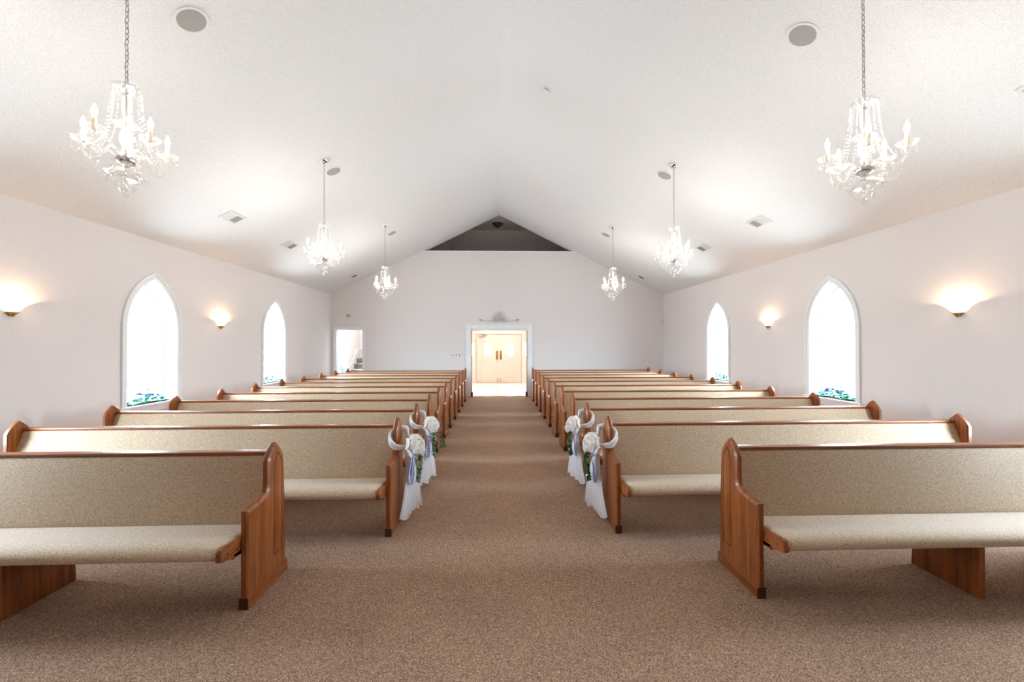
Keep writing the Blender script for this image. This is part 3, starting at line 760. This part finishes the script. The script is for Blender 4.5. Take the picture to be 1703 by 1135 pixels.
# ------------------------------------------------------------------ wall sconces
def sconce(x, y, s, label):
    t = thing('wall_sconce', label, 'wall lamp', (x, y, 1.90), 'frosted glass wall sconces')
    a0, a1 = (-PI / 2, PI / 2) if s > 0 else (PI / 2, 3 * PI / 2)
    b = bmesh.new()
    prof = [(.030, .045), (.060, .055), (.085, .075), (.110, .105), (.150, .138), (.188, .152), (.190, .156), (.148, .144), (.106, .112), (.080, .082), (.056, .062), (.028, .052)]
    lathe(b, prof, 24, (0, 0, 0), a0, a1); bmesh.ops.scale(b, vec=(.78, 1, 1), verts=b.verts)
    obj('glass_shade', b, 'shade', t, 60)
    b = bmesh.new(); lathe(b, [(0, .05), (.050, .050), (.052, .044), (.036, .036), (.024, .022), (.012, .012), (.010, .004), (0, 0)], 18, (s * .030, 0, 0)); obj('finial', b, 'brass', t, 60)
    b = bmesh.new(); box(b, *sorted((0, s * .018)), -.045, .045, .03, .15, .006); obj('wall_plate', b, 'brass', t, 30)
    b = bmesh.new(); lathe(b, [(0, .075), (.012, .078), (.022, .10), (.024, .118), (.016, .138), (0, .146)], 8, (s * .065, 0, 0)); obj('bulb', b, 'sconce_bulb', t, 80)
M['sconce_bulb'] = emis('lit_sconce_bulb', (1.0, 0.62, 0.36), 420.0)
for s in (1, -1):
    x = XL if s > 0 else XR; n_ = 'left' if s > 0 else 'right'
    sconce(x, 4.55, s, 'lit frosted glass sconce on the %s wall, the one nearer the camera' % n_)
    sconce(x, 7.87, s, 'lit frosted glass sconce on the %s wall between its two pointed windows' % n_)

# ------------------------------------------------------------------ ceiling fittings
def on_slope(o, x, y, side):
    a = math.atan(SLOPE) * side
    o.matrix_world = Matrix.Translation((x, y, ceil_z(x))) @ Matrix.Rotation(a, 4, 'Y')
for i, y in enumerate((3.62, 6.71, 10.40)):
    for s in (-1, 1):
        t = thing('ceiling_speaker', 'round grey speaker in the %s ceiling slope, %s' % (nm[s], ('nearest the camera', 'beside the middle chandelier', 'small, nearest the end wall')[i]), 'speaker', (0, 0, 0), 'round ceiling speakers')
        on_slope(t, CX + s * 2.645, y, s)
        b = bmesh.new(); lathe(b, [(.108, -.004), (.112, -.010), (.130, -.010), (.134, -.003), (.134, .002), (.108, .002)], 40); obj('trim_ring', b, 'ceiling', t, 40)
        b = bmesh.new(); lathe(b, [(0, -.009), (.06, -.0085), (.1095, -.006), (.1095, .002)], 40); obj('grille', b, 'grille', t, 40)
        b = bmesh.new(); ball(b, (0, 0, -.010), .005, 2); obj('centre_screw', b, 'chrome', t, 60)
for s, ys in ((-1, (6.71, 8.53, 12.22)), (1, (3.03, 6.70, 8.53, 12.22))):
    for y in ys:
        where = {3.03: 'at the right edge of the view', 6.71: 'nearest the camera', 6.70: 'near the larger window', 8.53: 'middle of the row', 12.22: 'close to the end wall'}[y]
        t = thing('ceiling_vent', 'white louvred air vent in the %s ceiling slope, %s' % (nm[s], where), 'vent', (0, 0, 0), 'louvred ceiling vents')
        on_slope(t, CX + s * 4.20, y, s)
        hx, hy = .110, .20
        b = bmesh.new(); w = .030
        for a in ((-hx, -hx + w, -hy, hy), (hx - w, hx, -hy, hy), (-hx + w, hx - w, -hy, -hy + w), (-hx + w, hx - w, hy - w, hy), (-hx + w, hx - w, -.008, .008)): box(b, *a, -.010, .001, .002, 1)
        obj('frame', b, 'ventwhite', t, 30)
        b = bmesh.new(); box(b, -hx + .01, hx - .01, -hy + .01, hy - .01, -.0015, -.0005); obj('duct_shade_sheet', b, 'ventshade', t)  # flat sheet behind the louvres, duct shade put into its colour
        for q in range(12):
            far = q >= 6; yy = (-hy + w + .012 + (q % 6) * .0265) if not far else (.022 + (q % 6) * .0265)
            b = bmesh.new(); hw = .012
            d = -1 if not far else 1
            prism(b, [(yy - hw * .5, -.002 if d < 0 else -.010), (yy + hw * .5, -.010 if d < 0 else -.002), (yy + hw * .5, -.0085 if d < 0 else -.0005), (yy - hw * .5, -.0005 if d < 0 else -.0085)] if not far else
                  [(yy - .0125, -.010), (yy + .0125, -.003), (yy + .0125, -.0015), (yy - .0125, -.0085)], -hx + w, hx - w, 'x')
            obj('louvre', b, 'ventwhite', t)
o = thing('smoke_detector', 'small white smoke detector right of the ridge', 'smoke detector'); on_slope(o, .722, 6.055, 1)
b = bmesh.new(); lathe(b, [(.062, .002), (.062, -.010), (.052, -.016), (.050, -.034), (.034, -.048), (0, -.050)], 24); obj('housing', b, 'plasticw', o, 40)
b = bmesh.new(); lathe(b, [(.0505, -.019), (.0525, -.020), (.0525, -.027), (.0505, -.028)], 24); obj('vent_slot', b, 'switch', o, 40)

# loft ceiling light
t = thing('loft_ceiling_light', 'dark bowl ceiling light in the loft, glass balls beneath', 'ceiling light', (.02, 14.5, 5.60))
b = bmesh.new(); lathe(b, [(0, .19), (.19, .19), (.20, .18), (.185, .165), (.15, .15)], 28); obj('mount', b, 'bronze', t, 50)
b = bmesh.new(); lathe(b, [(.15, .15), (.13, .11), (.09, .07), (.04, .045), (0, .04)], 24); obj('glass_bowl', b, 'bronze', t, 50)
b = bmesh.new(); lathe(b, [(0, .045), (.018, .04), (.012, .02), (.02, .008), (0, 0)], 12); obj('finial', b, 'chrome', t, 50)

# ------------------------------------------------------------------ fittings on the end wall
def wall_box(name, cx, cz, w, h, d, m, label, cat):
    b = bmesh.new(); box(b, -w / 2, w / 2, -d, 0, -h / 2, h / 2, min(.006, d * .4)); o = obj(name, b, m, None, 30)
    o.location = (cx, YB, cz); return tag(o, label, cat)
t = thing('alarm_strobe', 'square beige alarm strobe above the stairwell doorway', 'alarm', (-4.52, YB, 2.52))
b = bmesh.new(); box(b, -.062, .062, -.035, 0, -.07, .07, .006); obj('housing', b, 'plastic', t, 30)
b = bmesh.new(); box(b, -.045, .045, -.050, -.034, .028, .058, .005); obj('strobe_lens', b, 'plasticw', t, 30)
b = bmesh.new(); lathe(b, [(0, -.001), (.028, -.001), (.034, .004)], 20, mat4=Matrix.Translation((0, -.037, -.02)) @ Matrix.Rotation(PI / 2, 4, 'X')); obj('horn_grille', b, 'switch', t, 40)
t = thing('thermostat', 'small white thermostat on the end wall left of the switches', 'thermostat', (-1.375, YB, 1.284))
b = bmesh.new(); box(b, -.062, .062, -.022, 0, -.030, .030, .004); obj('housing', b, 'plasticw', t, 30)
b = bmesh.new(); box(b, -.030, .022, -.024, -.021, -.012, .012, .002); obj('display', b, 'switch', t)
for x, l in ((-1.262, 'double light switch beside the thermostat, left of the foyer doorway'), (-1.168, 'double light switch nearest the foyer doorway casing')):
    t = thing('light_switch', l, 'light switch', (x, YB, 1.284), 'light switches by the foyer doorway')
    b = bmesh.new(); box(b, -.040, .040, -.008, 0, -.060, .060, .003); obj('switch_plate', b, 'plasticw', t, 30)
    b = bmesh.new(); box(b, .000 if x > -1.2 else -.014, .026 if x > -1.2 else .012, -.016, -.007, -.045, .045, .003); obj('rocker', b, 'switch', t, 30)
b = bmesh.new(); box(b, -.032, .032, -.055, 0, -.04, .04, .008); o = obj('motion_sensor', b, 'plastic', None, 30); o.location = (XR - .04, YB, 2.33); tag(o, 'little beige sensor in the far right corner, above the pews', 'sensor')

# carved ornament above the doorway
t = thing('carved_wall_ornament', 'grey-white carved scroll ornament above the foyer doorway', 'ornament', (.062, YB, 2.345))
b = bmesh.new()
for s in (-1, 1):
    tube(b, bez([(s * .02, -.02, -.01), (s * .12, -.03, -.035), (s * .22, -.03, .0), (s * .30, -.02, -.012), (s * .42, -.02, .008), (s * .54, -.02, -.005)], 5), [.022 - .008 * i / 25 for i in range(26)], 8)
    tube(b, [(s * (.56 + .060 * math.cos(a) * (1 - a / 9)), -.024, .012 + .046 * math.sin(a) * (1 - a / 9)) for a in [q * .5 for q in range(14)]], [.016 - .0006 * q for q in range(14)], 6)
    tube(b, [(s * (.59 + .03 * q / 4), -.016, .02 + .02 * q / 4) for q in range(5)], [.014, .013, .012, .009, .003], 6)
    for q in range(3): ball(b, (s * (.28 + q * .075), -.022, .020 - .004 * q), .014, 2, (1.6, .6, 1))
obj('scroll_bar', b, 'orn', t, 60)
b = bmesh.new()
for q in range(9):
    a = R(90 + (q - 4) * 21); L = .285 - .012 * abs(q - 4) ** 1.15
    P = [(.03 * math.cos(a), -.028, -.02 + .03 * math.sin(a)), (L * .55 * math.cos(a), -.050, L * .55 * math.sin(a) - .01), (L * .92 * math.cos(a), -.038, L * .92 * math.sin(a)), (L * math.cos(a), -.018, L * math.sin(a))]
    tube(b, bez(P, 5), [.007, .008, .009, .011, .012, .014, .015, .017, .018, .018, .018, .016, .013, .010, .006, .004][:16], 8, flat=.6)
obj('shell_crest', b, 'orn', t, 60)
b = bmesh.new()
for s in (-1, 1):
    tube(b, [(s * (.13 + .075 * math.cos(a) * (1 - a / 10)), -.035, .0 + .055 * math.sin(a) * (1 - a / 10)) for a in [q * .5 for q in range(16)]], [.014 - .0005 * q for q in range(16)], 6)
ball(b, (0, -.045, -.012), .026, 2); obj('scroll_leaves', b, 'orn', t, 60)

# ------------------------------------------------------------------ flowers and candles on the window sills
def leaf(bm, p, d, L, w, roll=0.0, curl=.25, lobed=False):
    d = Vector(d).normalized(); up = Vector((0, 0, 1)); sd = d.cross(up)
    sd = (sd.normalized() if sd.length > .05 else Vector((1, 0, 0))); nr = sd.cross(d)
    sd2 = sd * math.cos(roll) + nr * math.sin(roll); nn = sd2.cross(d)
    prof = [(0, .06), (.25, .8), (.5, 1.0), (.75, .72), (1, .04)] if not lobed else [(0, .1), (.12, 1.0), (.38, .55), (.55, .75), (.72, .3), (1, .02)]
    a = [];
    for s, ww in prof:
        c = Vector(p) + d * L * s - nn * curl * L * s * s
        a.append((bm.verts.new(c - sd2 * w * ww + nn * .12 * w), bm.verts.new(c), bm.verts.new(c + sd2 * w * ww + nn * .12 * w)))
    for q, r_ in zip(a[:-1], a[1:]):
        bm.faces.new([q[0], q[1], r_[1], r_[0]]); bm.faces.new([q[1], q[2], r_[2], r_[1]])
def blossom(bm, c, r, n=7, rnd=random):
    c = Vector(c)
    for ring, (k, el) in enumerate(((n, .25), (n - 2, .75), (3, 1.25))):
        for q in range(k):
            a = 2 * PI * q / k + ring * .5 + rnd.uniform(-.2, .2)
            d = Vector((math.cos(a) * math.cos(el), math.sin(a) * math.cos(el), math.sin(el)))
            leaf(bm, c, d, r * (1 - .12 * ring), r * .42, rnd.uniform(-.3, .3), -.3)
def sill_group(side, cy, seed, near, tone, label_w):
    rnd = random.Random(seed); x = (XL if side < 0 else XR); s = -side; xm = x - s * .085
    t = thing('flower_garland', 'leafy garland with %s flowers on sill of %s' % (tone, label_w), 'flowers', (xm, cy, ZS))
    n = 150 if near else 110; b = bmesh.new()
    for q in range(n):
        u = rnd.uniform(-.33, .33); fall = 1 - (abs(u) / .36) ** 2
        p = (rnd.uniform(-.07, .07), u, .01 + rnd.uniform(0, .11) * fall)
        a = rnd.uniform(0, 2 * PI); el = rnd.uniform(-.1, .9)
        leaf(b, p, (math.cos(a) * math.cos(el), math.sin(a) * math.cos(el), math.sin(el)), rnd.uniform(.05, .09), rnd.uniform(.013, .024), rnd.uniform(-1, 1), .3)
    o = obj('foliage', b, 'teal', t, 40)
    b = bmesh.new(); tube(b, [(.02 * math.sin(q), -.30 + q * .06, .012) for q in range(11)], .004, 5); obj('stem', b, 'leaf', t, 40)
    for q in range(6 if near else 4):
        b = bmesh.new(); blossom(b, (0, 0, 0), .052, 7, rnd); o = obj('blossom', b, 'blue' if q % 2 else 'purple', t, 40)
        o.location = (rnd.uniform(-.03, .05) * s, -.16 + q * (.32 / (5 if near else 3)) + rnd.uniform(-.02, .02), .085 + rnd.uniform(0, .045))
    return t
def pillar(side, cy, label):
    x = (XL if side < 0 else XR) + side * .155
    t = thing('pillar_candle', label, 'candle', (x, cy, ZS))
    b = bmesh.new(); lathe(b, [(0, 0), (.036, 0), (.036, .205), (.032, .21), (.028, .204), (0, .200)], 24); obj('wax_pillar', b, 'wax', t, 50)
    b = bmesh.new(); lathe(b, [(.0365, .165), (.0385, .167), (.0385, .215), (.0365, .217)], 24); obj('metal_band', b, 'ventwhite', t, 50)
    b = bmesh.new(); tube(b, [(0, 0, .2), (.001, 0, .216)], .0015, 5); obj('wick', b, 'hole', t)
def stick(side, cy, label):
    x = (XL if side < 0 else XR) + side * .13
    t = thing('candlestick', label, 'candlestick', (x, cy, ZS))
    b = bmesh.new(); lathe(b, [(0, 0), (.04, 0), (.036, .012), (.012, .022), (.008, .06), (.014, .08), (.007, .10), (.006, .19), (.012, .20), (.028, .212), (.030, .222), (0, .222)], 16); obj('stand', b, 'ventwhite', t, 50)
    b = bmesh.new(); lathe(b, [(0, .222), (.016, .222), (.016, .258), (0, .26)], 12); obj('candle', b, 'wax', t, 50)
sill_group(-1, 6.36, 3, True, 'blue and lavender', 'left window nearest the camera')
sill_group(1, 6.40, 4, True, 'blue and lavender', 'right window nearest the camera')
sill_group(-1, 9.70, 5, False, 'blue', 'farther left window')
sill_group(1, 9.72, 6, False, 'blue', 'farther right window')
sill_group(-1, 14.02, 8, False, 'few blue', 'stairwell window')
pillar(-1, 6.45, 'white pillar candle on the sill of the left window nearest the camera')
pillar(1, 6.36, 'white pillar candle on the sill of the right window nearest the camera')
stick(-1, 9.74, 'slim candlestick on the sill of the farther left window')
stick(1, 9.72, 'slim candlestick on the sill of the farther right window')

# ------------------------------------------------------------------ tulle bows on the pew ends
def ribbon(bm, P, w, seg=5, twist=0.0):
    pts = bez(P, seg); n = len(pts); prev = None; rows = []
    for i, p in enumerate(pts):
        t = (pts[min(i + 1, n - 1)] - pts[max(i - 1, 0)]).normalized()
        a = twist * i / n; side = Vector((math.sin(a) * .9, math.cos(a), 0)); side = (side - t * side.dot(t)).normalized()
        nn = side.cross(t)
        rows.append([bm.verts.new(p + side * w * u + nn * (.12 * w * (1 - u * u))) for u in (-1, 0, 1)])
    for a, b in zip(rows[:-1], rows[1:]):
        for k in range(2): bm.faces.new([a[k], a[k + 1], b[k + 1], b[k]])
def bow(xf, yf, o, seed, style, label):
    """o = direction from the pew end towards the aisle"""
    rnd = random.Random(seed)
    t = thing('pew_bow', label, 'bow', (xf, yf, 0), 'white tulle bows tied to the pew ends')
    K = Vector((.085, -.03, .705))
    f = lambda x, y, z: (x * o, y, z)
    # loop of gathered tulle round the point of the pew end
    b = bmesh.new()
    for layer in range(3):
        q = layer - 1; e = .010 * q
        P = [(.085, -.045, .695), (.045, -.105 - e, .690 + e), (-.005, -.132 - e, .700 + e * 2), (-.048, -.132, .728 + e * 2), (-.070, -.100, .770 + e), (-.068, -.03, .806), (-.050, .07, .818 + e), (-.01, .112 + e, .814 + e), (.035, .100, .806 + e), (.056, .045, .782 + e), (.074, -.005, .735), (.085, -.035, .700)]
        pts = bez([f(*p) for p in P], 4); n = len(pts)
        rr = [(.011 + .017 * math.sin(PI * min(1, max(0, i / (n - 1)))) ** .7) * (.86 + .10 * math.sin(i * .9 + layer * 2) + .05 * rnd.random()) for i in range(n)]
        tube(b, pts, rr, 12, False, .55)
    for v in b.verts:
        a = math.atan2(v.co.z - .79, v.co.y); v.co += Vector((.0022 * math.sin(v.co.z * 260 + v.co.y * 190), .0022 * math.sin(v.co.z * 230), 0))
    obj('loop', b, 'tulle', t, 180)
    # tail: pleated sheets hanging to the floor
    for layer in range(3):
        b = bmesh.new(); NU, NV = 72, 26; ph = rnd.uniform(0, 6)
        y0, y1 = (-.145, .145) if layer == 0 else ((-.12, .04) if layer == 1 else (-.02, .15))
        xe = (.03, .15) if layer == 0 else ((.045, .11) if layer == 1 else (.085, .17))
        zb = .055 if layer == 0 else (.075 if layer == 1 else .10)
        rows = []
        for j in range(NV + 1):
            v = j / NV; g = .10 + .90 * v ** .62; row = []
            for i in range(NU + 1):
                u = i / NU; pl = math.sin(u * 2 * PI * 9 + ph + 1.2 * math.sin(u * 5 + layer)) * .6 + .4 * math.sin(u * 2 * PI * 17 + ph * 2)
                yy = K.y + ((y0 + (y1 - y0) * u) - K.y * 0) * g
                xx = K.x * (1 - v) * .9 + (xe[0] + (xe[1] - xe[0]) * u) * v + .02 * math.sin(v * PI) + .011 * pl * (g ** .8)
                zz = .685 - (.685 - zb - .022 * math.sin(u * 9 + ph) - (.03 if layer == 0 and u > .6 else 0)) * v
                row.append(b.verts.new(f(max(xx, .012), yy + .006 * pl * v, zz)))
            rows.append(row)
        for r0, r1 in zip(rows[:-1], rows[1:]):
            for i in range(NU): b.faces.new([r0[i], r0[i + 1], r1[i + 1], r1[i]])
        obj('tulle_tail', b, 'tulle' if layer == 0 else 'tulle_thin', t, 180, recalc=False)
    # rosette of looped satin
    rc = Vector((.120, -.035, .682)); b = bmesh.new()
    for ring, (k, rad, el, w) in enumerate(((9, .100, -.10, .044), (8, .086, .38, .042), (6, .066, .82, .036), (4, .046, 1.2, .028))):
        for q in range(k):
            a = 2 * PI * q / k + ring * .42 + rnd.uniform(-.12, .12)
            # disc plane is y-z, axis along +x (towards the aisle) and a little to the camera
            ax = Vector((.86, -.46, .22)).normalized(); e1 = Vector((0, 0, 1)).cross(ax).normalized(); e2 = ax.cross(e1)
            rdir = e1 * math.cos(a) + e2 * math.sin(a); side = ax.cross(rdir)
            d = rdir * math.cos(el) + ax * math.sin(el); nn = d.cross(side)
            R2 = rad * rnd.uniform(.9, 1.1); rows = []
            for i in range(7):
                s_ = i / 6; ang = s_ * 2.5
                c = rc + d * (R2 * math.sin(min(ang, 1.75)) ) + (ax * math.cos(el) - rdir * math.sin(el)) * (R2 * .38 * (1 - math.cos(ang)))
                ww = w * (.35 + .8 * math.sin(s_ * PI * .72 + .25))
                rows.append([b.verts.new(f(*(c + side * ww * u - (ax) * .25 * ww * u * u))) for u in (-1, -.5, 0, .5, 1)])
            for r0, r1 in zip(rows[:-1], rows[1:]):
                for i in range(4): b.faces.new([r0[i], r0[i + 1], r1[i + 1], r1[i]])
    ro = obj('rosette', b, 'petal', t, 60, recalc=False)
    # hanging ribbons
    def rib(name, m, P, w, tw):
        b = bmesh.new(); ribbon(b, [f(*p) for p in P], w, 6, tw); obj(name, b, m, t, 180, recalc=False)
    rib('lavender_ribbon', 'lav', [(.105, -.085, .66), (.128, -.105, .58), (.120, -.100, .50), (.112, -.112, .44), (.118, -.105, .385)], .024, .6)
    rib('blue_ribbon', 'bluerib', [(.120, -.070, .66), (.146, -.088, .58), (.138, -.100, .50), (.132, -.095, .43), (.122, -.112, .36)], .015, 1.2)
    rib('ivory_ribbon', 'satin', [(.150, -.02, .66), (.178, -.01, .56), (.172, -.03, .48), (.180, -.015, .40), (.178, -.03, .345)], .018, -.5)
    rib('ivory_ribbon', 'satin', [(.140, -.03, .66), (.176, -.045, .58), (.166, -.055, .50), (.170, -.06, .42)], .014, .9)
    # greenery
    b = bmesh.new(); st = bez([(.145, -.04, .64), (.170, -.055, .59), (.172, -.065, .52), (.164, -.07, .45), (.156, -.08, .37)], 6)
    tube(b, [f(*p) for p in st], .0022, 4)
    b2 = bmesh.new()
    for q in range(64 if style != 'round' else 34):
        p = st[int(rnd.random() ** .9 * (len(st) - 1))]; a = rnd.uniform(0, 2 * PI)
        d = Vector((abs(math.cos(a)) * .8 + .1, math.sin(a), -.55 + rnd.uniform(-.3, .35)))
        L = {'euc': .046, 'ivy': .052, 'round': .050}[style] * rnd.uniform(.75, 1.2); w = L * {'euc': .30, 'ivy': .42, 'round': .46}[style]
        leaf(b2, f(*(p + Vector((.006, rnd.uniform(-.012, .012), rnd.uniform(-.01, .01))))), f(*d), L, w, rnd.uniform(-.8, .8), .25, style == 'ivy')
    if style == 'round':
        b3 = bmesh.new(); tube(b3, [f(.165, -.03, .66), f(.20, .02, .64), f(.245, .065, .46)], .002, 4)
        for q in range(5):
            leaf(b3, f(.20 + .012 * q, .02 + .012 * q, .64 - .045 * q), f(.7, .5, .1 - .2 * q), .065, .032, .3 * q, .2)
    if style == 'round': obj('eucalyptus_sprig', b3, 'euc', t, 60, recalc=False)
    obj('leaf_stem', b, 'leaf', t, 60); obj('greenery', b2, 'leaf' if style == 'ivy' else 'euc', t, 40, recalc=False)
bow(-.887, 3.890, 1, 11, 'euc', 'white rosette bow with long tulle tail on the second left pew')
bow(-.887, 4.805, 1, 12, 'round', 'white rosette bow with round eucalyptus leaves on the third left pew')
bow(1.003, 3.880, -1, 13, 'ivy', 'white rosette bow with ivy on the second right pew, nearest the camera')
bow(1.003, 4.800, -1, 14, 'ivy', 'white rosette bow with a narrow ivy spray on the third right pew')

# ------------------------------------------------------------------ world, camera, view
w = bpy.data.worlds.new('overcast_daylight'); S.world = w; w.use_nodes = True
bg = w.node_tree.nodes['Background']; wt = w.node_tree
tcw = N(wt, 'ShaderNodeTexCoord'); sx = N(wt, 'ShaderNodeSeparateXYZ'); wt.links.new(tcw.outputs['Generated'], sx.inputs[0])
rw = ramp(wt, sx.outputs['Z'], [(0.0, (0.45, 0.51, 0.55)), (0.03, (0.78, 0.91, 1.0)), (1.0, (0.72, 0.87, 1.0))])
wt.links.new(rw.outputs[0], bg.inputs[0]); bg.inputs[1].default_value = SKY_E
w.cycles_visibility.camera = True
cam = bpy.data.cameras.new('camera'); co = bpy.data.objects.new('camera', cam); COL.objects.link(co)
yaw, pit, rol = R(2.0157), R(.5084), R(-.1047)
F = Vector((math.sin(yaw) * math.cos(pit), math.cos(yaw) * math.cos(pit), math.sin(pit)))
Rv = Vector((math.cos(yaw), -math.sin(yaw), 0)); U = Rv.cross(F)
R2, U2 = Rv * math.cos(rol) + U * math.sin(rol), -Rv * math.sin(rol) + U * math.cos(rol)
co.matrix_world = Matrix(((R2.x, U2.x, -F.x, 0), (R2.y, U2.y, -F.y, 0), (R2.z, U2.z, -F.z, 1.6), (0, 0, 0, 1)))
cam.sensor_width = 36; cam.lens = 700 / 1703 * 36; cam.clip_start = .05; cam.clip_end = 200
S.camera = co
S.view_settings.view_transform = 'Standard'; S.view_settings.look = 'None'; S.view_settings.gamma = 1
S.view_settings.exposure = EXPOSURE
c = S.cycles
c.use_denoising = True; c.use_light_tree = True
c.max_bounces = 10; c.diffuse_bounces = 6; c.glossy_bounces = 4; c.transmission_bounces = 8; c.transparent_max_bounces = 12
c.caustics_reflective = False; c.caustics_refractive = False
c.sample_clamp_indirect = 4.0; c.sample_clamp_direct = 0
